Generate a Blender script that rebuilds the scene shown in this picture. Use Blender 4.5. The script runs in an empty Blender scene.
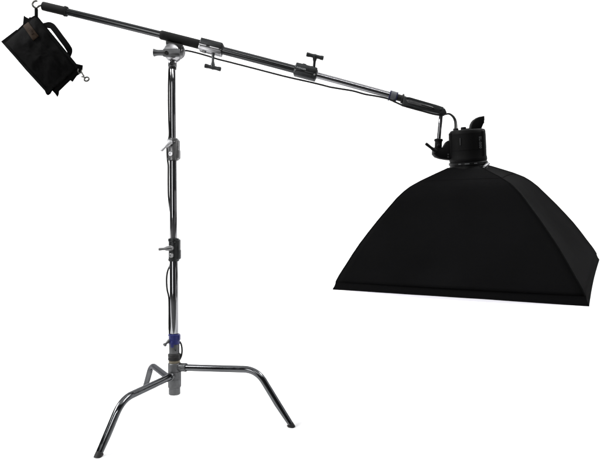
import bpy, bmesh, math, random
from mathutils import Vector, Matrix, noise
random.seed(4)
S = bpy.context.scene
COL = S.collection
F, CX, CY, H = 560.0, 300.0, 230.5, 0.757       # focal length and centre used to read sizes off the photo, eye height

def at(px, py, Y):
    return Vector(((px-CX)*Y/F, Y, H-(py-CY)*Y/F))

# ---------------------------------------------------------------- materials
def mat(name, col, rough=.5, metal=0., spec=.5, bump=0., bscale=60., rvar=0., sheen=0., weave=0., cvar=0., aniso=0.):
    m = bpy.data.materials.new(name); m.use_nodes = True
    nt = m.node_tree; b = nt.nodes['Principled BSDF']
    b.inputs['Base Color'].default_value = (*col, 1); b.inputs['Roughness'].default_value = rough
    b.inputs['Metallic'].default_value = metal; b.inputs['Specular IOR Level'].default_value = spec
    if metal > .5: b.inputs['Specular Tint'].default_value = (.42, .42, .43, 1)      # edge tint darkened so backdrop reflections don't wash out the rims
    b.inputs['Sheen Weight'].default_value = sheen
    tc = nt.nodes.new('ShaderNodeTexCoord')
    nz = nt.nodes.new('ShaderNodeTexNoise'); nz.inputs['Scale'].default_value = bscale; nz.inputs['Detail'].default_value = 6
    nt.links.new(tc.outputs['Object'], nz.inputs['Vector'])
    if rvar:
        mr = nt.nodes.new('ShaderNodeMapRange'); mr.inputs['From Min'].default_value = .3; mr.inputs['From Max'].default_value = .7
        mr.inputs['To Min'].default_value = max(.02, rough-rvar); mr.inputs['To Max'].default_value = rough+rvar
        nt.links.new(nz.outputs['Fac'], mr.inputs['Value']); nt.links.new(mr.outputs['Result'], b.inputs['Roughness'])
    if cvar:
        n2 = nt.nodes.new('ShaderNodeTexNoise'); n2.inputs['Scale'].default_value = bscale*.35; n2.inputs['Detail'].default_value = 5
        nt.links.new(tc.outputs['Object'], n2.inputs['Vector'])
        mx = nt.nodes.new('ShaderNodeMix'); mx.data_type = 'RGBA'
        mx.inputs['A'].default_value = (*[c*(1-cvar) for c in col], 1); mx.inputs['B'].default_value = (*[c*(1+cvar) for c in col], 1)
        nt.links.new(n2.outputs['Fac'], mx.inputs['Factor']); nt.links.new(mx.outputs['Result'], b.inputs['Base Color'])
    src = nz.outputs['Fac']
    if weave:
        w = []
        for ax in ('X', 'Z'):
            wv = nt.nodes.new('ShaderNodeTexWave'); wv.bands_direction = ax; wv.inputs['Scale'].default_value = weave
            wv.inputs['Distortion'].default_value = .6
            nt.links.new(tc.outputs['Object'], wv.inputs['Vector']); w.append(wv)
        ad = nt.nodes.new('ShaderNodeMath'); ad.operation = 'ADD'
        nt.links.new(w[0].outputs['Fac'], ad.inputs[0]); nt.links.new(w[1].outputs['Fac'], ad.inputs[1])
        a2 = nt.nodes.new('ShaderNodeMath'); a2.operation = 'MULTIPLY_ADD'; a2.inputs[1].default_value = .3
        nt.links.new(ad.outputs[0], a2.inputs[0]); nt.links.new(src, a2.inputs[2]); src = a2.outputs[0]
    if bump:
        bp = nt.nodes.new('ShaderNodeBump'); bp.inputs['Strength'].default_value = bump; bp.inputs['Distance'].default_value = .002
        nt.links.new(src, bp.inputs['Height']); nt.links.new(bp.outputs['Normal'], b.inputs['Normal'])
    return m

M = {}
M['chrome']   = mat('chrome_tube', (.30, .30, .312), .10, 1, rvar=.05, bscale=40)
M['legchrome']= mat('chrome_leg', (.105, .108, .112), .13, 1, rvar=.06, bscale=40)
M['blacktube']= mat('dark_chrome_tube', (.066, .068, .069), .22, 1, rvar=.02, bscale=12)
M['cast']     = mat('grey_cast_metal', (.22, .22, .222), .36, .9, bump=.05, bscale=160, rvar=.1, cvar=.2)
M['darkcast'] = mat('dark_cast_metal', (.045, .047, .048), .38, .7, bump=.05, bscale=160, rvar=.1, cvar=.2)
M['bright']   = mat('bright_cast_metal', (.36, .36, .37), .3, 1, bump=0, bscale=150, rvar=.02)
M['pale']     = mat('pale_cast_metal', (.62, .62, .63), .5, .8, bump=.05, bscale=150)
M['basegrey'] = mat('worn_grey_metal', (.115, .117, .12), .42, .85, bump=.06, bscale=120, rvar=.1, cvar=.25)
M['foam']     = mat('black_foam', (.008, .008, .008), .85, 0, .25, bump=.4, bscale=300)
M['rubber']   = mat('black_rubber', (.006, .006, .006), .55, 0, .35, bump=.1, bscale=120)
M['plastic']  = mat('black_plastic', (.0034, .0034, .0036), .58, 0, .09, bump=.12, bscale=420, rvar=.08)
M['plastic2'] = mat('black_smooth_plastic', (.0045, .0045, .0047), .42, 0, .18, rvar=.08)
M['nylon']    = mat('black_nylon', (.0058, .0058, .0061), .9, 0, .02, bump=.35, bscale=14, weave=420, cvar=.3)
M['hem']      = mat('black_webbing', (.0056, .0056, .0059), .9, 0, .02, bump=.4, bscale=40, weave=700)
M['cordura']  = mat('black_canvas', (.0048, .0048, .0049), .9, 0, .05, bump=.6, bscale=34, weave=500, cvar=.25)
M['leather']  = mat('brown_leather', (.0235, .0155, .0105), .9, 0, .08, bump=.5, bscale=90, cvar=.35)
M['emboss']   = mat('darker_brown_leather', (.0165, .0105, .007), .9, 0, .08, bump=.4, bscale=120)
M['blue']     = mat('blue_plastic', (.010, .014, .105), .42, 0, .4, bump=.1, bscale=80)
M['strap']    = mat('grey_webbing', (.11, .115, .13), .7, 0, .3, bump=.4, bscale=60, weave=700)
M['navy']     = mat('navy_edge_webbing', (.012, .013, .05), .7, 0, .3, bump=.3, bscale=60)
M['print']    = mat('grey_print', (.088, .092, .095), .6, 0, .3)
M['print2']   = mat('pale_print', (.50, .52, .53), .6, 0, .3)
M['printlo']  = mat('faint_grey_print', (.03, .031, .032), .6, 0, .3)
M['tan']      = mat('tan_washer', (.16, .14, .10), .5, .3, .4, cvar=.4, bscale=300)
M['steel']    = mat('worn_steel', (.12, .12, .112), .33, 1, rvar=.1, bscale=90)
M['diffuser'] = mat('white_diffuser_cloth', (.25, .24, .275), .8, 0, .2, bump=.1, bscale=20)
_b = M['diffuser'].node_tree.nodes['Principled BSDF']        # glow added to the cloth to fill the softbox's floor shadow
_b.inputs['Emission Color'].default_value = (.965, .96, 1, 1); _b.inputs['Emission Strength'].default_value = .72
M['concrete'] = mat('dark_grey_painted_floor', (.09, .09, .09), .6, 0, .3, bscale=8, cvar=.2, rvar=.1)
M['paper']    = mat('white_seamless_paper', (.88, .88, .88), .9, 0, .1, bump=.03, bscale=6)

# ---------------------------------------------------------------- mesh helpers (world coordinates, moved under their thing)
def thing(name, loc, label, cat, group=None):
    o = bpy.data.objects.new(name, None); COL.objects.link(o); o.location = loc
    o.empty_display_size = .1
    o['label'] = label; o['category'] = cat
    return o
def root_of(o):
    p = Vector((0, 0, 0))
    while o is not None:
        p += Vector(o.location); o = o.parent
    return p
def obj(name, bm, m, parent=None, sharp=35, label=None):
    me = bpy.data.meshes.new(name)
    bmesh.ops.recalc_face_normals(bm, faces=bm.faces[:])
    if parent is not None:
        bmesh.ops.translate(bm, verts=bm.verts[:], vec=-root_of(parent))
    bm.to_mesh(me); bm.free()
    ms = m if isinstance(m, list) else [m]
    for x in ms: me.materials.append(x)
    me.shade_smooth(); me.set_sharp_from_angle(angle=math.radians(sharp))
    o = bpy.data.objects.new(name, me); COL.objects.link(o)
    if parent is not None: o.parent = parent
    if label: o['label'] = label
    return o
def frame(z, xh=Vector((1, 0, 0))):
    z = z.normalized(); x = xh-z*xh.dot(z)
    if x.length < 1e-4: x = Vector((0, 1, 0))-z*z.y
    x.normalize(); y = z.cross(x)
    return x, y, z
def lathe(bm, p0, p1, prof, n=40, cap=True, xh=Vector((1, 0, 0)), sx=1., sy=1.):
    """prof: (distance along p0->p1, radius)"""
    x, y, z = frame(p1-p0, xh); rings = []
    for s, r in prof:
        rings.append([bm.verts.new(p0+z*s+(x*math.cos(2*math.pi*k/n)*sx+y*math.sin(2*math.pi*k/n)*sy)*r) for k in range(n)])
    for a, b in zip(rings, rings[1:]):
        for k in range(n): bm.faces.new((a[k], a[(k+1) % n], b[(k+1) % n], b[k]))
    if cap:
        bm.faces.new(rings[0][::-1]); bm.faces.new(rings[-1])
    return bm
def cyl(bm, p0, p1, r, r1=None, bev=.0012, n=36):
    r1 = r if r1 is None else r1; L = (p1-p0).length; b = min(bev, L*.3, r*.5)
    return lathe(bm, p0, p1, [(0, r-b), (b*.3, r-b*.3), (b, r), (L-b, r1), (L-b*.3, r1-b*.3), (L, r1-b)], n)
def tube(bm, pts, rad, n=20, cap=True):
    pts = [Vector(p) for p in pts]; N = len(pts)
    rad = rad if isinstance(rad, (list, tuple)) else [rad]*N
    x = None; rings = []
    for i, p in enumerate(pts):
        t = (pts[min(i+1, N-1)]-pts[max(i-1, 0)]).normalized()
        if x is None: x, y, _ = frame(t)
        x = (x-t*x.dot(t)).normalized(); y = t.cross(x)
        rings.append([bm.verts.new(p+(x*math.cos(2*math.pi*k/n)+y*math.sin(2*math.pi*k/n))*rad[i]) for k in range(n)])
    for a, b in zip(rings, rings[1:]):
        for k in range(n): bm.faces.new((a[k], a[(k+1) % n], b[(k+1) % n], b[k]))
    if cap:
        bm.faces.new(rings[0][::-1]); bm.faces.new(rings[-1])
    return bm
def smooth(pts, k=8):
    pts = [Vector(p) for p in pts]; out = []
    P = [pts[0]*2-pts[1]]+pts+[pts[-1]*2-pts[-2]]
    for i in range(1, len(P)-2):
        a, b, c, d = P[i-1:i+3]
        for j in range(k):
            t = j/k
            out.append(.5*((2*b)+(c-a)*t+(2*a-5*b+4*c-d)*t*t+(3*b-a-3*c+d)*t**3))
    out.append(pts[-1]); return out
def fillet(p0, p1, p2, tl, k=14):
    a = p1+(p0-p1).normalized()*tl; b = p1+(p2-p1).normalized()*tl
    out = [p0, p0.lerp(a, .5)]
    for i in range(k+1):
        t = i/k; out.append(a*(1-t)**2+p1*2*t*(1-t)+b*t*t)
    return out+[b.lerp(p2, .5), p2]
def box(bm, c, ax, dims, bev=.003, seg=2):
    """ax: three unit axes"""
    vs = []
    for sx in (-.5, .5):
        for sy in (-.5, .5):
            for sz in (-.5, .5):
                vs.append(bm.verts.new(c+ax[0]*dims[0]*sx+ax[1]*dims[1]*sy+ax[2]*dims[2]*sz))
    f = [(0, 1, 3, 2), (4, 6, 7, 5), (0, 4, 5, 1), (2, 3, 7, 6), (0, 2, 6, 4), (1, 5, 7, 3)]
    fs = [bm.faces.new([vs[i] for i in q]) for q in f]
    if bev:
        es = list({e for q in fs for e in q.edges})
        bmesh.ops.bevel(bm, geom=es, offset=bev, segments=seg, affect='EDGES', profile=.5, clamp_overlap=True)
    return bm
def prism(bm, pts, d, bev=.002):
    """closed outline pts extruded along vector d"""
    a = [bm.verts.new(p) for p in pts]; b = [bm.verts.new(p+d) for p in pts]; n = len(a)
    fs = [bm.faces.new(a), bm.faces.new(b[::-1])]
    for k in range(n): fs.append(bm.faces.new((a[k], b[k], b[(k+1) % n], a[(k+1) % n])))
    if bev:
        es = list({e for q in fs[:2] for e in q.edges})
        bmesh.ops.bevel(bm, geom=es, offset=bev, segments=2, affect='EDGES', profile=.5, clamp_overlap=True)
    return bm
def nb(): return bmesh.new()
def wing(bm, p, a, b, r, n=20):
    """T-handle bar between a and b with flared ends, on a stem from p"""
    L = (b-a).length; m = (a+b)/2
    lathe(bm, a, b, [(0, r*.75), (L*.02, r), (L*.16, r), (L*.24, r*.86), (L*.42, r*.9), (L*.5, r*1.05), (L*.58, r*.9), (L*.76, r*.86), (L*.84, r), (L*.98, r), (L, r*.75)], n)
    Ls = (m-p).length
    lathe(bm, p, m, [(0, r*.75), (Ls*.35, r*.62), (Ls*.6, r*.62), (Ls*.8, r*1.0), (Ls, r*1.05)], n)
    return bm
def text(name, s, size, origin, xa, ya, m, parent, depth=.0006):
    cu = bpy.data.curves.new(name, 'FONT'); cu.body = s; cu.size = size; cu.extrude = depth/2; cu.align_x = 'CENTER'; cu.align_y = 'CENTER'
    cu.resolution_u = 4
    t = bpy.data.objects.new(name, cu); COL.objects.link(t)
    me = bpy.data.meshes.new_from_object(t.evaluated_get(bpy.context.evaluated_depsgraph_get()))
    bpy.data.objects.remove(t); 
    z = xa.cross(ya).normalized(); r = root_of(parent)
    for v in me.vertices: v.co = origin+xa*v.co.x+ya*v.co.y+z*v.co.z-r
    me.materials.clear(); me.materials.append(m); me.name = name
    o = bpy.data.objects.new(name, me); COL.objects.link(o); o.parent = parent
    return o

UX, UY, UZ = Vector((1, 0, 0)), Vector((0, 1, 0)), Vector((0, 0, 1))
# ---------------------------------------------------------------- LIGHT STAND
YS = 2.30
def sx_(py): return 174.6-(394-py)*.0062          # the column leans a hair to the left
def col(py, dy=0): return at(sx_(py), py, YS+dy)
base = Vector((at(174.6, 394, YS).x, YS, 0))
st = thing('light_stand', base, 'chrome three-legged studio light stand with blue collar, standing on the white floor', 'light stand')

# telescopic tubes
for (a, b, r, m) in ((140, 60.5, .0122, 'chrome'), (240, 158, .0148, 'chrome'), (338, 259, .0170, 'chrome')):
    obj('tube', cyl(nb(), col(a), col(b), r, n=48), M[m], st)
obj('top_ring', lathe(nb(), col(69.4), col(66.6), [(0, .0135), (.001, .0155), (.010, .0155), (.0115, .0135)]), M['rubber'], st)
# riser clamps
def riser(y0, y1, m, tip, hub, light):
    p0, p1 = col(y1), col(y0); L = (p1-p0).length
    b = nb()
    lathe(b, p0, p1, [(0, .0190), (.001, .0215), (.010, .0225), (.0115, .0205), (L-.014, .0200), (L-.012, .0222), (L-.002, .0222), (L, .0195)], 48)
    box(b, col((y0+y1)/2)+Vector((.011, .006, .001)), (UX, UY, UZ), (.027, .040, L*.90), .006, 3)          # split lug
    box(b, col((y0*.3+y1*.7))+Vector((.0125, .006, 0)), (UX, UY, UZ), (.028, .034, L*.44), .005, 3)
    c = obj('riser_clamp', b, M[m], st)
    b = nb(); cc = col(hub)+Vector((-.004, -.018, 0)); cyl(b, cc, cc+Vector((-.004, -.016, 0)), .0115)
    obj('boss', b, M[light], c)
    b = nb(); q = cc+Vector((-.002, -.012, 0)); e = at(tip[0], tip[1], YS-.045); Lh = (e-q).length
    lathe(b, q+(q-e).normalized()*.006, e, [(0, .006), (.002, .0085), (.012, .0100), (Lh*.45, .0098), (Lh*.62, .0062), (Lh*.75, .0052), (Lh*.93, .0058), (Lh+.004, .0058), (Lh+.006, .004)], 20)
    obj('lever', b, M['pale'] if light == 'bright' else M[light], c)
    b = nb(); k = col(y1-6)+Vector((-.004, -.0195, 0))
    lathe(b, k, k+Vector((-.001, -.009, 0)), [(0, .0095), (.006, .0095), (.0075, .008), (.0075, .0042), (.004, .0040)], 24)
    obj('screw', b, M[light], c)
    b = nb(); k = col(y0+4)+Vector((.010, -.0145, 0))
    cyl(b, k, k+Vector((0, -.006, 0)), .004, n=6); obj('screw', b, M[m], c)
riser(138.6, 160.6, 'cast', (161, 151), 143.5, 'bright')
riser(238.3, 261.2, 'darkcast', (158.4, 249.4), 248, 'cast')
# blue collar + lower column
p0, p1 = col(344), col(334); L = (p1-p0).length
b = nb(); lathe(b, p0, p1, [(0, .0205), (.001, .0225), (L-.008, .0225), (L-.006, .0245), (L-.001, .0245), (L, .0225)], 40)
box(b, col(343.5)+Vector((-.004, -.021, 0)), (UX, UY, UZ), (.013, .010, .026), .003)
box(b, col(337.5)+Vector((.018, -.002, 0)), (UX, UY, UZ), (.014, .026, .024), .004)
blue = obj('collar', b, M['blue'], st, label='blue plastic collar at the foot of the column')
b = nb(); cyl(b, col(354.5), col(340), .0212, n=48); obj('lower_socket', b, M['basegrey'], st)
b = nb(); q = col(340)+Vector((-.018, -.012, 0)); e = at(164.3, 345.3, YS-.03); Lh = (e-q).length
lathe(b, q, e, [(0, .008), (Lh*.3, .007), (Lh*.5, .0048), (Lh*.72, .0048), (Lh*.78, .0075), (Lh, .0075), (Lh+.001, .006)], 18)
kb = obj('lock_lever', b, M['basegrey'], st)
b = nb(); k = col(349.5)+Vector((.010, -.0185, 0)); cyl(b, k, k+Vector((0, -.004, 0)), .0028, n=16); obj('set_screw', b, M['rubber'], st)
b = nb(); p0, p1 = col(360), col(353.6); L = (p1-p0).length; lathe(b, p0, p1, [(0, .0235), (.002, .0258), (.009, .0258), (.011, .0248), (.014, .0248), (.016, .0262), (L-.002, .0262), (L, .024)], 48)
obj('lock_ring', b, M['rubber'], st)
b = nb(); cyl(b, col(362.6), col(359.6), .0236, n=48); obj('washer', b, M['tan'], st)
# turtle base hub: three stacked leg rings on a core
b = nb(); p0, p1 = col(394.3), col(362.4); L = (p1-p0).length
lathe(b, p0, p1, [(0, .0205), (.002, .0232), (.028, .0232), (.030, .0255), (.0385, .0262), (.0400, .0238), (L-.004, .0238), (L, .0215)], 48)
obj('base_hub', b, M['basegrey'], st)
LEG = [  # hub height, bend point, foot
    (.196, at(256.8, 369.6, 2.198), Vector((-.0320, 2.157, 0))),
    (.164, at(122.0, 399.5, 1.987), Vector((-.6750, 1.872, 0))),
    (.133, at(151.6, 364.6, 2.607), Vector((-.7470, 2.709, 0)))]
for i, (hz, bend, foot) in enumerate(LEG):
    hub = Vector((at(174.6, 380, YS).x, YS, hz))
    d = Vector((bend.x-hub.x, bend.y-hub.y, 0)).normalized()
    pts = fillet(hub+d*.022, bend, foot, .055, 18)
    b = nb(); tube(b, pts, .0134, 28)
    for v in b.verts: v.co.z = max(v.co.z, .004)
    leg = obj('leg', b, M['legchrome'], st)
    b = nb(); lathe(b, hub-UZ*.017, hub+UZ*.017, [(0, .0245), (.002, .0268), (.032, .0268), (.034, .0245)], 40)
    sd = bend-hub; sd.normalize()
    cyl(b, hub+sd*.012, hub+sd*(.052 if i == 0 else .036), .0172, n=28, bev=.003)
    if i == 0:
        cyl(b, hub+sd*.046+UZ*.0, hub+sd*.054, .0180, n=28, bev=.002)
    k = hub+d*.033+Vector((-d.y, d.x, 0))*(-.0165 if i == 0 else .0165); n_ = (k-hub-d*.033)*.25
    cyl(b, k, k+n_, .0045, n=12)
    obj('leg_socket', b, M['basegrey'], leg)
    u = (foot-bend).normalized(); b = nb()
    tube(b, [foot-u*.0145, foot-u*.0135, foot-u*.006, foot+u*.005], [.0130, .0138, .0138, .0138], 28)
    for v in b.verts: v.co.z = max(v.co.z, .0012)
    obj('foot_cap', b, M['rubber'], leg)

# ---------------------------------------------------------------- BOOM ARM
def bY(px): return 2.325-(px-43)*(.085/395)
def bpy_(px): d = px-42.8; return 5.9+.2374*d+5.7e-5*d*d
def bp(px, off=0, dy=0):
    """point of the boom axis at photo column px; off moves it square to the arm (px), down is +"""
    s = .2374+1.14e-4*(px-42.8); l = math.hypot(1, s)
    return at(px-off*s/l, bpy_(px)+off/l, bY(px)+dy)
def bax(px):
    x = (bp(px+3)-bp(px-3)).normalized(); y = (UY-x*x.y).normalized(); return x, y, x.cross(y)
MM = lambda px: bY(px)/F                         # metres per photo pixel on the arm
bo = thing('boom_arm', bp(172), 'long chrome and black boom pole slanting down to the right across the stand top', 'boom arm')
def arm(name, x0, x1, r, m, par=bo, n=40, k=10, prof=None):
    b = nb(); P = [bp(x0+(x1-x0)*i/k) for i in range(k+1)]
    e = [P[0].lerp(P[1], .02)]; e2 = [P[-1].lerp(P[-2], .02)]
    tube(b, [P[0]]+e+P[1:-1]+e2+[P[-1]], [r*.9]+[r]*(k+1)+[r*.9], n)
    return obj(name, b, m, par)
arm('rear_tube', 62, 163, .0142, M['blacktube'])
arm('main_tube', 160, 296, .0158, M['blacktube'])
arm('extension_tube', 292, 402, .0128, M['chrome'])
b = nb(); P = [bp(43+i*2.4) for i in range(11)]
tube(b, [P[0].lerp(P[1], .02), P[0].lerp(P[1], .06)]+P[1:-1]+[P[-1]], [.0150, .0176]+[.0180]*9+[.0182], 40)
hg = obj('grip_sleeve', b, M['foam'], bo)
b = nb(); tube(b, [bp(64.5), bp(64.8), bp(66.8), bp(67.4)], [.0180, .0212, .0205, .0150], 40); obj('end_rim', b, M['foam'], hg)
# wire eye sticking out of the rear end
b = nb(); tube(b, smooth([bp(44), at(41, 5.5, bY(43)), at(39.2, 6.0, bY(43)), at(37.6, 7.2, bY(43)-.004), at(36.5, 8.4, bY(43)), at(35.2, 8.6, bY(43)+.004)]), .0038, 12)
obj('end_hook', b, M['steel'], bo)
# sleeve and pivot head over the stand
b = nb(); P = [bp(161+i*3.9) for i in range(11)]
tube(b, [P[0], P[0].lerp(P[1], .12)]+P[1:-1]+[P[-1].lerp(P[-2], .1), P[-1]], [.0172, .0186]+[.0186]*9+[.0186, .0172], 40); obj('pivot_sleeve', b, M['foam'], bo)
YP = YS-.004
b = nb(); o2 = [at(165.4, 40.5, YP-.018), at(182.2, 44, YP-.018), at(180.6, 51, YP-.018), at(166.2, 50, YP-.018)]
prism(b, o2, UY*.040, .004); obj('saddle_bracket', b, M['rubber'], bo)
pc = at(172.6, 53.2, YP)
b = nb(); lathe(b, pc+UY*.030, pc-UY*.030, [(0, .027), (.003, .0325), (.016, .0330), (.019, .029), (.023, .029), (.026, .0335), (.054, .0335), (.0585, .031), (.060, .027)], 56)
hd = obj('pivot_head', b, M['bright'], bo)
b = nb(); lathe(b, at(178.5, 52, YP+.012), at(184.5, 54, YP+.012), [(0, .024), (.008, .027), (.018, .024), (.0245, .015)], 32); obj('friction_disc', b, M['cast'], hd)
b = nb(); box(b, at(171.5, 52.8, YP-.037), (UX, UY, UZ), (.070, .018, .031), .005, 3)
box(b, at(171.5, 52.8, YP-.0465), (UX, UY, UZ), (.062, .004, .010), .0015, 2); obj('clamp_bar', b, M['basegrey'], hd)
b = nb(); q = at(164.5, 52.8, YP-.040); e = at(153.4, 52.6, YP-.043); Lh = (e-q).length
lathe(b, q, e, [(0, .011), (Lh*.2, .0135), (Lh*.55, .0130), (Lh*.8, .0155), (Lh*.95, .0185), (Lh, .0165)], 32, sy=.85)
obj('tightening_handle', b, M['basegrey'], hd)
b = nb(); k = at(166.6, 53, YP-.046); lathe(b, k, k-UY*.007, [(0, .008), (.006, .008), (.0068, .0065), (.003, .0058)], 20); obj('screw', b, M['rubber'], hd)
b = nb(); p0 = col(67.2); p1 = col(58); L = (p1-p0).length
lathe(b, p0, p1, [(0, .0165), (.003, .0185), (.020, .0185), (.024, .016), (L, .0155)], 40); nk = obj('spigot_socket', b, M['bright'], bo)
b = nb(); k = col(65.2)+Vector((.001, -.016, 0)); cyl(b, k, k-UY*.012, .0075, n=20); cyl(b, k-UY*.01, k-UY*.02, .005, n=14); obj('lock_screw', b, M['rubber'], nk)

# two tube clamps
def tube_clamp(x0, x1, up, lower):
    xm = (x0+x1)/2; ax = bax(xm); w = (bp(x1)-bp(x0)).length; s = MM(xm)
    c0 = bp(xm); r0 = .0195
    b = nb()
    lathe(b, bp(x0), bp(x1), [(0, .017), (.0015, r0), (w*.16, r0+.0015), (w*.17, r0-.001), (w*.55, r0-.001), (w*.57, r0+.0008), (w-.0015, r0+.0008), (w, .017)], 48)
    sg = -1 if up else 1
    box(b, bp(xm, -2.9*1), ax, (w*.93, .046, .026), .004, 3)
    cl = obj('tube_clamp', b, M['darkcast'], bo)
    b = nb(); box(b, bp(xm, 2.9), ax, (w*.95, .042, .024), .004, 3)
    hf = obj('jaw', b, M[lower], cl)
    for k, dx in enumerate((-.30, .18)):
        q = bp(xm+dx*(x1-x0), 1.0)-ax[1]*.0205
        b = nb(); box(b, q-ax[1]*.002, ax, (w*.38 if k else w*.30, .006, .0046), .0015, 2); obj('slot_rib', b, M['pale' if lower == 'bright' else lower], hf)
    b = nb(); box(b, bp(xm, 1.55)-ax[1]*.0195, ax, (w*.93, .006, .0036), .001, 1); obj('dark_slot_strip', b, M['rubber'], hf)  # raised black strip, its colour stands in for the shade of a gap
    b = nb(); box(b, bp(xm, .25)-ax[1]*.0215, ax, (w*.90, .006, .0022), .0006, 1); obj('dark_slot_strip', b, M['rubber'], hf)  # second black strip, again gap shade put in as colour
    return cl, ax, w
c1, ax, w = tube_clamp(199.6, 223.2, False, 'bright')
b = nb(); wing(b, bp(214.2, 4.5, -.010), at(204.6, 65.6, 2.262), at(221.0, 69.3, 2.262), .0088); obj('wing_knob', b, M['darkcast'], c1)
b = nb(); q = bp(205.5, 3.6, -.012); e = bp(205.5, 7.0, -.012); cyl(b, q, e, .0085, n=6); obj('hinge_nut', b, M['cast'], c1)
c2, ax2, w2 = tube_clamp(294.2, 317.0, True, 'darkcast')
b = nb(); wing(b, bp(312.6, -4.6, -.008), at(306.4, 54.2, 2.245), at(323.6, 58.2, 2.245), .0088); obj('wing_knob', b, M['darkcast'], c2)
b = nb(); q = bp(302.6, -4.4, -.008); e = bp(302.6, -7.6, -.008); lathe(b, q, e, [(0, .012), (.006, .012), (.0095, .009), (.0128, .0088), (.0132, .007)], 24); obj('hinge_nut', b, M['darkcast'], c2)
b = nb(); q = bp(310.8, -4.0, -.008); e = bp(311.6, -7.0, -.008); cyl(b, q, e, .0145, .0105, n=24); obj('knob_boss', b, M['cast'], c2)
text('lettering', 'AVENGER', .0088, bp(301.2, -1.0)-ax2[1]*.0236, ax2[0], ax2[2], M['print2'], c2, .0012)
for dx in (-9.2, 9.4):
    q = bp(305.6+dx, 1.6)-ax2[1]*.0205
    b = nb(); cyl(b, q, q-ax2[1]*.004, .0042, n=16); obj('screw', b, M['cast'], c2)
# cable strap with navy edges, tip bracket, stud
b = nb(); lathe(b, bp(390.2), bp(396.2), [(0, .0165), (.0015, .0195), (.0228, .0195), (.0245, .0165)], 36, sy=1.0)
box(b, bp(393.2, 2.0), bax(393), (.0245, .030, .024), .008, 3); sp = obj('cable_strap', b, M['strap'], bo)
for q0, q1 in ((389.2, 390.4), (395.9, 397.1)):
    b = nb(); cyl(b, bp(q0), bp(q1), .0196, n=36); box(b, bp((q0+q1)/2, 2.0), bax(393), (.0046, .030, .0245), .002, 2); obj('edge_binding', b, M['navy'], sp)
b = nb(); cyl(b, bp(397), bp(405), .0135, n=32); lathe(b, bp(401.4), bp(403.4), [(0, .017), (.002, .0195), (.006, .0195), (.008, .017)], 32)
obj('end_ferrule', b, M['rubber'], bo)
YT = bY(425)
b = nb(); o2 = [(403.5, 95.9), (410, 97.2), (436, 104.6), (443.6, 106.8), (444.2, 109.4), (446.4, 110.6), (447.0, 113.0), (445.4, 114.8), (438.6, 113.4), (420, 109.2), (402.6, 104.6)]
prism(b, [at(x, y, YT-.016) for x, y in o2], UY*.032, .004); tb = obj('tip_bracket', b, M['darkcast'], bo)
b = nb()
prism(b, [at(x, y, YT-.0195) for x, y in ((406, 99.2), (413.5, 100.9), (431.5, 106.2), (435, 108.2), (431, 108.6), (408, 103))], UY*.006, .0015); obj('inset_plate', b, M['cast'], tb)
b = nb(); prism(b, [at(x, y, YT-.0215) for x, y in ((421.5, 104.0), (434.5, 107.7), (434.5, 108.8), (421.5, 105.3))], UY*.004, .0006); obj('dark_slot_strip', b, M['rubber'], tb)  # black strip laid on the plate in place of a cut slot
for (x, y) in ((440.6, 109.6), (407, 98.2)):
    b = nb(); q = at(x, y, YT-.015); cyl(b, q, q-UY*.006, .0048, n=6); obj('bolt', b, M['darkcast'], tb)
S0, S1 = at(441.3, 111.5, YT), at(438.3, 143, YT)
b = nb(); cyl(b, S0, S1, .0079, n=32); obj('stud', b, M['chrome'], bo)

# ---------------------------------------------------------------- FLASH HEAD and SOFTBOX
Cc = Vector((.668, 2.232, .259+H))
def rot(y, p, r):
    return Matrix.Rotation(r, 3, 'Y') @ Matrix.Rotation(p, 3, 'X') @ Matrix.Rotation(y, 3, 'Z')
RM = rot(-.534, .134, -.073)
AX = RM @ UZ
fx = (UX-AX*AX.x).normalized(); fy = AX.cross(fx)
Cf = at(468.3, 165.5, 2.234)
def fl(x, y, z): return Cf+fx*x+fy*y+AX*z
fh = thing('flash_head', Cf, 'black cylindrical flash head hanging from the boom tip above the softbox', 'flash head')
b = nb(); R = .0705; n = 64
prof = [(.012, .066), (.013, .069), (.020, R+.0020), (.030, R+.0020), (.036, R), (.060, R), (.0605, R-.0008), (.062, R-.0008), (.0625, R), (.122, R-.0012), (.1225, R-.002), (.124, R-.002), (.1245, R-.0014), (.134, R-.0025), (.139, R-.0055), (.1415, R-.012)]
lathe(b, Cf, Cf+AX, prof, n)
body = obj('housing', b, M['plastic'], fh)
# two flat side rails, a seam strip
FA = -106.7                                                  # the side turned to the photographer
for k, a in enumerate((FA-68, FA+58, 20, 150)):
    ca, sa = math.cos(math.radians(a)), math.sin(math.radians(a)); d = fx*ca+fy*sa
    b = nb(); box(b, Cf+d*(R-.0015)+AX*.084, (d, AX.cross(d), AX), (.008, .016, .098), .0035, 3); obj('side_rail', b, M['plastic'], fh)
b = nb(); lathe(b, fl(0, 0, -.020), fl(0, 0, 1), [(0, .068), (.002, .0735), (.018, .0735), (.020, .0715), (.0225, .0715), (.0245, .0748), (.0335, .0748), (.036, .071)], 72)
bay = obj('bayonet_ring', b, M['plastic2'], fh)
def radial(bm_, a, z, wa, hz, t, rr):
    a = math.radians(a); d = fx*math.cos(a)+fy*math.sin(a)
    box(bm_, Cf+d*rr+AX*z, (d, AX.cross(d), AX), (t, wa, hz), .0004, 1)
for a, wa in ((FA-25, .011), (FA-3, .018), (FA+22, .012)):
    b = nb(); radial(b, a, .0094, wa, .0038, .0012, .0748); obj('ring_mark', b, M['print'], bay)
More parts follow.
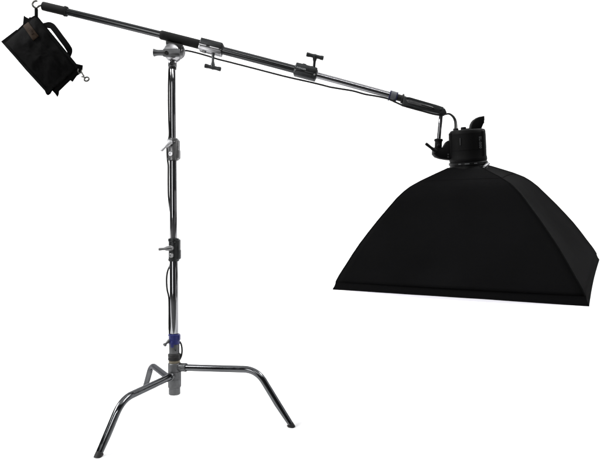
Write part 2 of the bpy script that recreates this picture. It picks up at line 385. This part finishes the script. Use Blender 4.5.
# lettering up the right side of the housing
a = math.radians(FA+41); d = fx*math.cos(a)+fy*math.sin(a)
text('lettering', 'EL-500', .0165, Cf+d*(R+.0014)+AX*.088, -AX, AX.cross(d), M['print'], body, .001)
a = math.radians(FA-22); d = fx*math.cos(a)+fy*math.sin(a)
b = nb(); box(b, Cf+d*(R+.0008)+AX*.096, (d, AX.cross(d), AX), (.0025, .004, .028), .0008, 1); obj('indicator_strip', b, M['printlo'], body)
# top: handle fin, button, socket plate
b = nb(); o2 = []
arcs = [(.0105, .134), (.0112, .149), (.014, .160), (.019, .1695), (.027, .1775), (.038, .1840), (.050, .1882), (.0660, .1895)]
inn = [(.0662, .1725), (.0605, .1680), (.055, .1610), (.0515, .153), (.0505, .134)]
prism(b, [fl(x, -.016, z) for x, z in arcs+inn], fy*.034, .005); obj('top_handle', b, M['plastic'], fh)
b = nb(); cyl(b, fl(-.018, -.012, .138), fl(-.018, -.012, .1525), .0105, n=24, bev=.003); obj('button', b, M['plastic2'], fh)
b = nb(); cyl(b, fl(.004, .03, .138), fl(.004, .03, .147), .016, n=24, bev=.003); obj('dial', b, M['plastic2'], fh)
b = nb(); cyl(b, fl(-.046, -.004, .130), fl(-.046, -.004, .150), .0105, n=24, bev=.003); obj('power_socket', b, M['plastic2'], fh)
# tilt bracket with lever, on the left
Yb = S1.y
b = nb(); cyl(b, at(438.0, 152, Yb), at(438.6, 139.4, Yb), .0142, n=32, bev=.002); lathe(b, at(438.5, 141.3, Yb), at(438.6, 139.0, Yb), [(0, .0142), (.001, .0170), (.007, .0170), (.009, .015)], 32)
o2 = [(434.0, 147), (443.4, 150), (443.6, 147), (446.2, 142.2), (448.0, 140.4), (453, 139.4), (453, 159.6), (447.5, 158.9), (440.5, 157.9), (436.2, 156.4), (433.6, 153.4)]
prism(b, [at(x, y, Yb-.020) for x, y in o2], UY*.040, .007); br = obj('tilt_bracket', b, M['plastic'], fh)
b = nb(); q = at(436.2, 151.6, Yb-.018); e = at(425.6, 143.4, Yb-.030); L = (e-q).length
lathe(b, q, e, [(0, .008), (L*.15, .0078), (L*.5, .0056), (L*.9, .0062), (L*.98, .0056), (L, .003)], 20); obj('lock_lever', b, M['plastic2'], br)
for yy in (154.4, 157):
    b = nb(); q = at(448.2, yy, Yb-.020); box(b, q, (UX, UY, UZ), (.0062, .0016, .0055), .0005, 1); obj('tilt_mark', b, M['printlo'], br)
b = nb(); q = at(438.4, 145.5, Yb-.013); cyl(b, q, q-UY*.008, .006, n=20); obj('clamp_screw', b, M['plastic2'], br)

W, D, HH = .890, .726, .444
sb = thing('softbox', Cc, 'large black fabric softbox with white front, facing down under the flash head', 'softbox')
HEM = .030
Z0 = -.004                                                   # the ring
PROF = [(0, 0), (.05, .118), (.105, .243), (.155, .335), (.20, .390), (.25, .442), (.35, .527), (.45, .610), (.55, .688), (.65, .763), (.75, .830), (.85, .892), (.94, .950), (1, .981)]
def prof_at(t):
    for (a, r), (c, s) in zip(PROF, PROF[1:]):
        if t <= c: 
            return r+(s-r)*(t-a)/(c-a)
    return 1
def sbp(x, y, z): return Cc+RM @ Vector((x, y, z))
RI = .060
ZB = -(HH-HEM)
NT, NE = 40, 28
ringhalf = [(-1, -1), (1, -1), (1, 1), (-1, 1)]
def edge_pt(side, s, t):
    """side panel 0 front, 1 right, 2 back, 3 left; s 0..1 across, t 0..1 from ring to mouth"""
    r = prof_at(t); z = Z0+(ZB-Z0)*t
    (ax_, ay_), (bx_, by_) = ringhalf[side], ringhalf[(side+1) % 4]
    def rod(kx, ky):
        return Vector((kx*(RI+(W/2-RI)*r), ky*(RI+(D/2-RI)*r), z))
    p, q = rod(ax_, ay_), rod(bx_, by_); v = p.lerp(q, s)
    out = Vector(((0, -1, 0), (1, 0, 0), (0, 1, 0), (-1, 0, 0))[side])
    sag = .022*math.sin(math.pi*s)*math.sin(math.pi*min(1, t*1.0))**.8           # cloth pulled flat between the bent rods
    wr = noise.noise(Vector((v.x*7, v.y*7, v.z*5+side*9)))*.0050+noise.noise(Vector((v.x*26, v.y*26, v.z*9)))*.0010
    k = min(1, 6*s*(1-s))*min(1, 5*(1-t))*min(1, 6*t)
    return sbp(*(v-out*(sag)+out*wr*k))
def panel(side):
    b = nb(); g = [[b.verts.new(edge_pt(side, i/NE, j/NT)) for i in range(NE+1)] for j in range(NT+1)]
    for j in range(NT):
        for i in range(NE): b.faces.new((g[j][i], g[j+1][i], g[j+1][i+1], g[j][i+1]))
    bmesh.ops.recalc_face_normals(b, faces=b.faces[:])
    return b
for side, nm in enumerate(('front', 'right', 'back', 'left')):
    o = obj('side_panel', panel(side), M['nylon'], sb, sharp=60)
    so = o.modifiers.new('cloth_thickness', 'SOLIDIFY'); so.thickness = .0015; so.offset = -1
    b = nb(); tube(b, [edge_pt(side, 0, j/NT) for j in range(NT+1)], .0026, 8); obj('corner_piping', b, M['hem'], o)
    b = nb(); tube(b, [edge_pt(side, i/NE, .105)+Vector((0, 0, .0005)) for i in range(NE+1)], .0016, 8); obj('seam', b, M['hem'], o)
# hem skirt round the mouth
b = nb()
def rim(o_, z, nn=24):
    P = []
    for k in range(4):
        (a0_, b0_), (a1_, b1_) = ringhalf[k], ringhalf[(k+1) % 4]
        for i in range(nn):
            s = i/nn; x = (a0_+(a1_-a0_)*s)*(W/2+o_); y = (b0_+(b1_-b0_)*s)*(D/2+o_)
            inw = .004*math.sin(math.pi*s)
            if k in (0, 2): y -= math.copysign(inw, y)
            else: x -= math.copysign(inw, x)
            zz = z+.0012*noise.noise(Vector((x*9, y*9, 3)))
            P.append(sbp(x, y, zz))
    return P
rows = [rim(-.010, ZB+.006), rim(-.0055, ZB+.002), rim(-.0048, ZB-.005), rim(-.0015, ZB-.016), rim(.0040, -HH+.004), rim(.0042, -HH), rim(.0, -HH), rim(-.002, -HH+.010)]
vr = [[b.verts.new(p) for p in r] for r in rows]; nn = len(vr[0])
for A_, B_ in zip(vr, vr[1:]):
    for k in range(nn): b.faces.new((A_[k], A_[(k+1) % nn], B_[(k+1) % nn], B_[k]))
obj('hem', b, M['hem'], sb)
# white front diffuser, bulging a little out of the mouth
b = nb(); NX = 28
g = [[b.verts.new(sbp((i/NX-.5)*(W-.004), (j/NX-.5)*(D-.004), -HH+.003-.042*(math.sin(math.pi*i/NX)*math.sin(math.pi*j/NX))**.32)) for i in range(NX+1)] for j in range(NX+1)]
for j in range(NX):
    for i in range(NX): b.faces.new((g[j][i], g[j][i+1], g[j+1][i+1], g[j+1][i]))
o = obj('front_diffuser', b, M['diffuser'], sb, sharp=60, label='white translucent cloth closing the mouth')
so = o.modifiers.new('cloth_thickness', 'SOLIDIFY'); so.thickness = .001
# speed ring + silver catch
b = nb(); lathe(b, sbp(0, 0, -.022), sbp(0, 0, .004), [(0, .050), (.003, .057), (.014, .057), (.020, .057), (.0225, .052)], 64)
sr = obj('speed_ring', b, M['plastic2'], sb)
b = nb(); q = at(486.6, 164.8, 2.165); dx = (at(489.6, 161.8, 2.165)-at(483.4, 167.6, 2.165)).normalized()
ax3 = (dx, (Vector((0.1, -.8, .6))-dx*dx.dot(Vector((0.1, -.8, .6)))).normalized()); ax3 = (*ax3, ax3[0].cross(ax3[1]))
box(b, q, ax3, (.026, .008, .013), .003, 3); box(b, q-dx*.010-ax3[1]*.003, ax3, (.014, .008, .010), .002, 2)
obj('catch', b, M['bright'], sr, label='small silver catch on the ring')

# ---------------------------------------------------------------- SANDBAG
YB = bY(43)
OUT = [(1.0, 41.4), (9, 35.3), (16.2, 29.8), (17.4, 29.6), (22.9, 24.2), (23.2, 21), (23.8, 15.4), (26, 17.0), (28.6, 18.3), (29.6, 17.0), (31.2, 17.2), (34.0, 15.6), (37.8, 16.4), (40.4, 19.6), (50, 31.2), (60, 43.4), (70, 55.8), (78.6, 66.2), (81, 66.6), (83.0, 65.2), (82.6, 69.5), (80.6, 73.6),
       (77, 75.8), (74.2, 79.6), (72.6, 82.0), (70.4, 80.4), (66, 84.6), (61.5, 89.0), (59.2, 91.2), (58.8, 94.5), (57.5, 97.2), (55, 93.6), (52.4, 90.8), (50.4, 94), (48, 95.4), (46.2, 94.2), (44.6, 90.6), (38, 83.4), (26, 70.2), (14, 56.2), (6, 47.2)]
bag = thing('sandbag', at(42, 55, YB), 'black canvas sandbag with brown patch, hooked to the rear end of the boom', 'sandbag')
def dense(P, k=5):
    o_ = []
    for i in range(len(P)):
        a_, b_ = Vector(P[i]), Vector(P[(i+1) % len(P)])
        for j in range(k): o_.append(a_.lerp(b_, j/k))
    return o_
DO = dense(OUT); ctr = Vector((41, 55.5)); NR = 26
uu = Vector((.66, .751)); vv = Vector((.751, -.66))
def thick(px, rho):
    r_ = (Vector(px)-ctr); u = r_.dot(uu)/33; v = r_.dot(vv)/23
    base_ = .050*(max(0, 1-abs(u)**3.2))**.5*(max(0, 1-abs(v)**2.6))**.55
    edge = .004*(1-rho)
    wr = noise.noise(Vector((px[0]*.11, px[1]*.11, 1)))*.007+noise.noise(Vector((px[0]*.33, px[1]*.33, 4)))*.0028
    fold = -.010*math.exp(-((v-.42)/.10)**2)*max(0, 1-u*u)
    return max(.0012*(rho < 1), (base_+edge+fold)+wr*min(1, (1-rho)*4))
b = nb()
for sgn in (-1, 1):
    prev = None; rings = []
    for j in range(NR+1):
        rho = 1-(1-j/NR)**1.6 if j else 0
        ring = []
        for p in (DO if j else [ctr]):
            q = ctr.lerp(p, rho)
            ring.append(b.verts.new(at(q.x, q.y, YB+sgn*(thick((q.x, q.y), rho) if rho < 1 else 0))))
        rings.append(ring)
    n_ = len(DO)
    for k in range(n_): b.faces.new((rings[0][0], rings[1][k], rings[1][(k+1) % n_]))
    for A_, B_ in zip(rings[1:], rings[2:]):
        for k in range(n_): b.faces.new((A_[k], A_[(k+1) % n_], B_[(k+1) % n_], B_[k]))
bmesh.ops.remove_doubles(b, verts=b.verts[:], dist=1e-5)
bb = obj('bag_body', b, M['cordura'], bag, sharp=80)
def onbag(px, py, lift=.002):
    r_ = Vector((px, py))-ctr
    # rho of this point along its ray
    best = 1e9
    for p in DO:
        d_ = p-ctr
        if d_.length > 1e-6:
            c_ = d_.normalized().cross(r_.normalized()) if r_.length > 1e-6 else 0
            if abs(c_) < best and d_.dot(r_) > 0: best = abs(c_); L_ = d_.length
    rho = min(.99, r_.length/L_)
    return at(px, py, YB-thick((px, py), rho)-lift)
def patch(corners, nx, ny, lift):
    g = nb(); a_, b_, c_, d_ = [Vector(p) for p in corners]; P = []
    for j in range(ny+1):
        P.append([g.verts.new(onbag(*(a_.lerp(b_, i/nx).lerp(d_.lerp(c_, i/nx), j/ny)), lift)) for i in range(nx+1)])
    for j in range(ny):
        for i in range(nx): g.faces.new((P[j][i], P[j][i+1], P[j+1][i+1], P[j+1][i]))
    return g
pt = obj('leather_patch', patch([(23.2, 26.2), (28.4, 22.2), (38.8, 36.2), (33.2, 40.6)], 8, 14, .0035), M['leather'], bag, label='dark brown leather patch')
so = pt.modifiers.new('leather_thickness', 'SOLIDIFY'); so.thickness = .003; so.offset = 0
eb = obj('embossed_band', patch([(28.3, 29.9), (30.3, 28.3), (34.2, 33.4), (32.0, 35.0)], 4, 8, .0056), M['emboss'], pt)
so = eb.modifiers.new('thin', 'SOLIDIFY'); so.thickness = .0006
# seam bands along both long edges
for (p, q) in (((41, 24), (78.5, 70.3)), ((5.5, 43.6), (46.8, 89.6))):
    b = nb(); P = [onbag(p[0]+(q[0]-p[0])*i/24, p[1]+(q[1]-p[1])*i/24, .002) for i in range(25)]
    tube(b, P, .0032, 8); obj('seam', b, M['hem'], bb)
# carry handle: a strap standing off the long top edge
def band(pts, wid, thick_, dirs):
    g = nb(); rows = []
    for p, d_ in zip(pts, dirs): 
        rows.append((p, d_))
    R_ = []
    for i, (p, d_) in enumerate(rows):
        t = (pts[min(i+1, len(pts)-1)]-pts[max(i-1, 0)]).normalized(); d2 = (d_-t*d_.dot(t)).normalized(); n2 = t.cross(d2)
        R_.append([g.verts.new(p+d2*wid[i]*sx/2+n2*thick_*sy/2) for sx, sy in ((-1, -1), (1, -1), (1, 1), (-1, 1))])
    for A_, B_ in zip(R_, R_[1:]):
        for k in range(4): g.faces.new((A_[k], A_[(k+1) % 4], B_[(k+1) % 4], B_[k]))
    g.faces.new(R_[0][::-1]); g.faces.new(R_[-1])
    return g
hp = smooth([at(43.5, 24.5, YB), at(47.0, 25.0, YB-.004), at(51.2, 25.6, YB-.010), at(54.6, 29.0, YB-.014), at(61.0, 37.6, YB-.018), at(67.2, 46.0, YB-.016), at(69.6, 51.0, YB-.008), at(69.2, 56.5, YB)], 8)
ww = [.010+.0145*min(1, max(0, math.sin(math.pi*i/(len(hp)-1)))*1.8) for i in range(len(hp))]
obj('carry_handle', band(hp, ww, .006, [Vector((.75, -.25, .62))]*len(hp)), M['cordura'], bag)
# hanging strap and swivel hook on top, loose snap hook at the low corner
b = nb(); box(b, at(36.3, 13.0, YB), (UX, UY, UZ), (.011, .014, .038), .003, 2); obj('hanging_strap', b, M['cordura'], bag)
b = nb(); hk = smooth([at(36.2, 10.6, YB), at(35.8, 8.2, YB), at(33.4, 6.4, YB), at(32.6, 4.0, YB), at(33.4, 1.9, YB), at(35.4, 1.0, YB), at(37.4, 1.0, YB)], 8)
tube(b, hk, [.0041]*(len(hk)-6)+[.0041, .0040, .0039, .0037, .0033, .0024], 12); th = obj('swivel_hook', b, M['steel'], bag)
b = nb(); cyl(b, at(36.2, 11.2, YB), at(36.0, 8.6, YB), .0058, n=16); obj('swivel', b, M['steel'], th)
b = nb(); tube(b, smooth([at(78.2, 69.0, YB-.014), at(77.8, 71.4, YB-.020), at(79.2, 73.0, YB-.022), at(81.2, 72.4, YB-.020), at(81.8, 70.2, YB-.014)], 6), .0026, 10)
dr = obj('snap_hook', b, M['steel'], bag)
b = nb(); tube(b, [at(81.2, 71.8, YB-.02), at(82.6, 74.0, YB-.02), at(84, 76.2, YB-.02)], [.0042, .0030, .0036], 12); obj('shank', b, M['steel'], dr)
b = nb(); c_ = at(86.6, 79.1, YB-.02); tube(b, [c_+Vector((math.cos(a_)*.0093, math.sin(a_)*.003, math.sin(a_)*.0090)) for a_ in [2*math.pi*i/24 for i in range(25)]], .0036, 12)
obj('ring', b, M['steel'], dr)
b = nb(); tube(b, [at(81.6, 76.6, YB-.021), at(84.4, 77.2, YB-.021)], .0030, 10); obj('trigger', b, M['steel'], dr)

# ---------------------------------------------------------------- POWER CORD
def C_(px, py, dy=0, base_=None): return at(px, py, (bY(px) if base_ is None else base_)+dy)
path = [fl(-.046, -.004, .140), C_(455.6, 122.5, 0), C_(453.4, 117.0), C_(449.0, 113.8), C_(443.5, 114.6, -.004), C_(436, 114.6, -.010), C_(420, 110.4, -.012), C_(405, 106.2, -.010), C_(396, 102.4, -.010), C_(388, 98.8, -.008), C_(376.7, 96.2, -.004), C_(365, 94.2), C_(353, 90.9), C_(341, 88.9), C_(330, 87.0), C_(321.5, 84.8), C_(308, 81.6), C_(285, 76.4), C_(258, 69.4), C_(230, 62.2), C_(218, 59.2, .010), C_(208, 56.0, .024), C_(199, 53.4, .026), C_(190, 51.2, .024), C_(184, 50.6, .030),
        C_(178, 52.5, .046), C_(171.5, 58.5, .034), at(169.4, 66, YS), at(168.7, 80, YS), at(168.6, 100, YS), at(168.9, 120, YS), at(169.3, 136, YS-.012), at(167.2, 144, YS-.010+.02), at(167.4, 158, YS), at(168.3, 166, YS), at(168.3, 180, YS), at(168.6, 196, YS), at(170.0, 208, YS+.012), at(172.0, 222, YS+.021), at(172.5, 238, YS+.026), at(172.0, 256, YS+.030), at(170.2, 265, YS+.020), at(167.7, 271, YS), at(166.6, 279, YS), at(167.1, 289, YS), at(168.9, 298, YS-.004), at(169.2, 312, YS-.006), at(169.3, 330, YS-.006), at(171, 338, YS+.030), at(177.5, 340, YS+.032), at(180.8, 343.4, YS+.006), at(182.0, 349, YS), at(181.6, 355, YS), at(179.9, 359.5, YS+.004)]
b = nb(); sp_ = smooth(path, 8); tube(b, sp_, [.0036+.0034*max(0, 1-i/26) for i in range(len(sp_))], 14)
cd = obj('power_cord', b, M['rubber'], None)
cd['label'] = 'thin black cord running under the boom pole and down the stand column'; cd['category'] = 'cord'

# ---------------------------------------------------------------- SETTING: white paper floor and backdrop
XW, YF, YK, RC, ZT = 4.2, 1.72, 5.4, .9, 3.6
b = nb(); vs = [b.verts.new(p) for p in ((-XW, YF, 0), (XW, YF, 0), (XW, YK-RC, 0), (-XW, YK-RC, 0))]; b.faces.new(vs)
o = obj('floor', b, M['paper']); o['kind'] = 'structure'
b = nb(); vs = [b.verts.new(p) for p in ((-9, -7, -.004), (9, -7, -.004), (9, 7, -.004), (-9, 7, -.004))]; b.faces.new(vs)
o = obj('studio_floor', b, M['concrete']); o['kind'] = 'structure'
b = nb(); rowp = [(YK-RC+RC*math.sin(a_), RC-RC*math.cos(a_)) for a_ in [math.pi/2*i/16 for i in range(17)]]+[(YK, ZT)]
vr = [[b.verts.new((x, y, z)) for x in (-XW, XW)] for y, z in rowp]
for A_, B_ in zip(vr, vr[1:]): b.faces.new((A_[0], A_[1], B_[1], B_[0]))
o = obj('backdrop', b, M['paper']); o['kind'] = 'structure'

# ---------------------------------------------------------------- LIGHT
def area(name, loc, look, sx, sy, power, colr=(1, 1, 1)):
    l = bpy.data.lights.new(name, 'AREA'); l.shape = 'RECTANGLE'; l.size = sx; l.size_y = sy; l.energy = power; l.color = colr
    o = bpy.data.objects.new(name, l); COL.objects.link(o); o.location = loc
    o.rotation_euler = (Vector(look)-Vector(loc)).to_track_quat('-Z', 'Y').to_euler(); return o
area('added_backdrop_light', (0, 4.0, 3.6), (0, 5.4, 1.2), 6, .5, 38)  # unseen lights added to push the backdrop to clipped white
area('added_backdrop_light', (-3.3, 4.0, 1.4), (-1.2, 5.4, 1.4), .5, 2.6, 15)
area('added_backdrop_light', (3.3, 4.0, 1.4), (1.2, 5.4, 1.4), .5, 2.6, 15)
area('added_floor_light', (-3.7, 1.9, 3.7), (-.2, 2.2, 0), 2.6, 1.2, 240)  # side lights added to clip the floor white without streaking the boom
area('added_floor_light', (3.0, 2.8, 4.2), (.2, 2.2, 0), 2.4, 1.0, 170)
area('added_overhead_fill', (0, 2.4, 4.6), (0, 2.4, 0), 8, 3.4, 105)  # broad fill added overhead to lift the shadows on the floor
area('key_strip', (.5, -1.1, 3.7), (.2, 2.3, .9), 3.2, .22, 45)
area('side_strip', (-1.75, -.5, 1.5), (-.5, 2.3, 1.2), .75, 2.4, 24)
area('side_fill', (3.0, .7, .7), (-.5, 2.3, .7), 1.2, 1.6, 5)  # dim fill added so the right half of the column reflects grey
w = bpy.data.worlds.new('World'); S.world = w; w.use_nodes = True
w.node_tree.nodes['Background'].inputs['Color'].default_value = (.05, .05, .052, 1); w.node_tree.nodes['Background'].inputs['Strength'].default_value = 1

# ---------------------------------------------------------------- CAMERA
c = bpy.data.cameras.new('camera'); c.sensor_width = 36; c.lens = 36*F/600; c.clip_end = 100; c.clip_start = .05
co = bpy.data.objects.new('camera', c); COL.objects.link(co); co.location = (0, 0, H); co.rotation_euler = (math.pi/2, 0, 0)
S.camera = co
S.view_settings.view_transform = 'Standard'; S.view_settings.look = 'None'; S.view_settings.exposure = 0; S.view_settings.gamma = 1
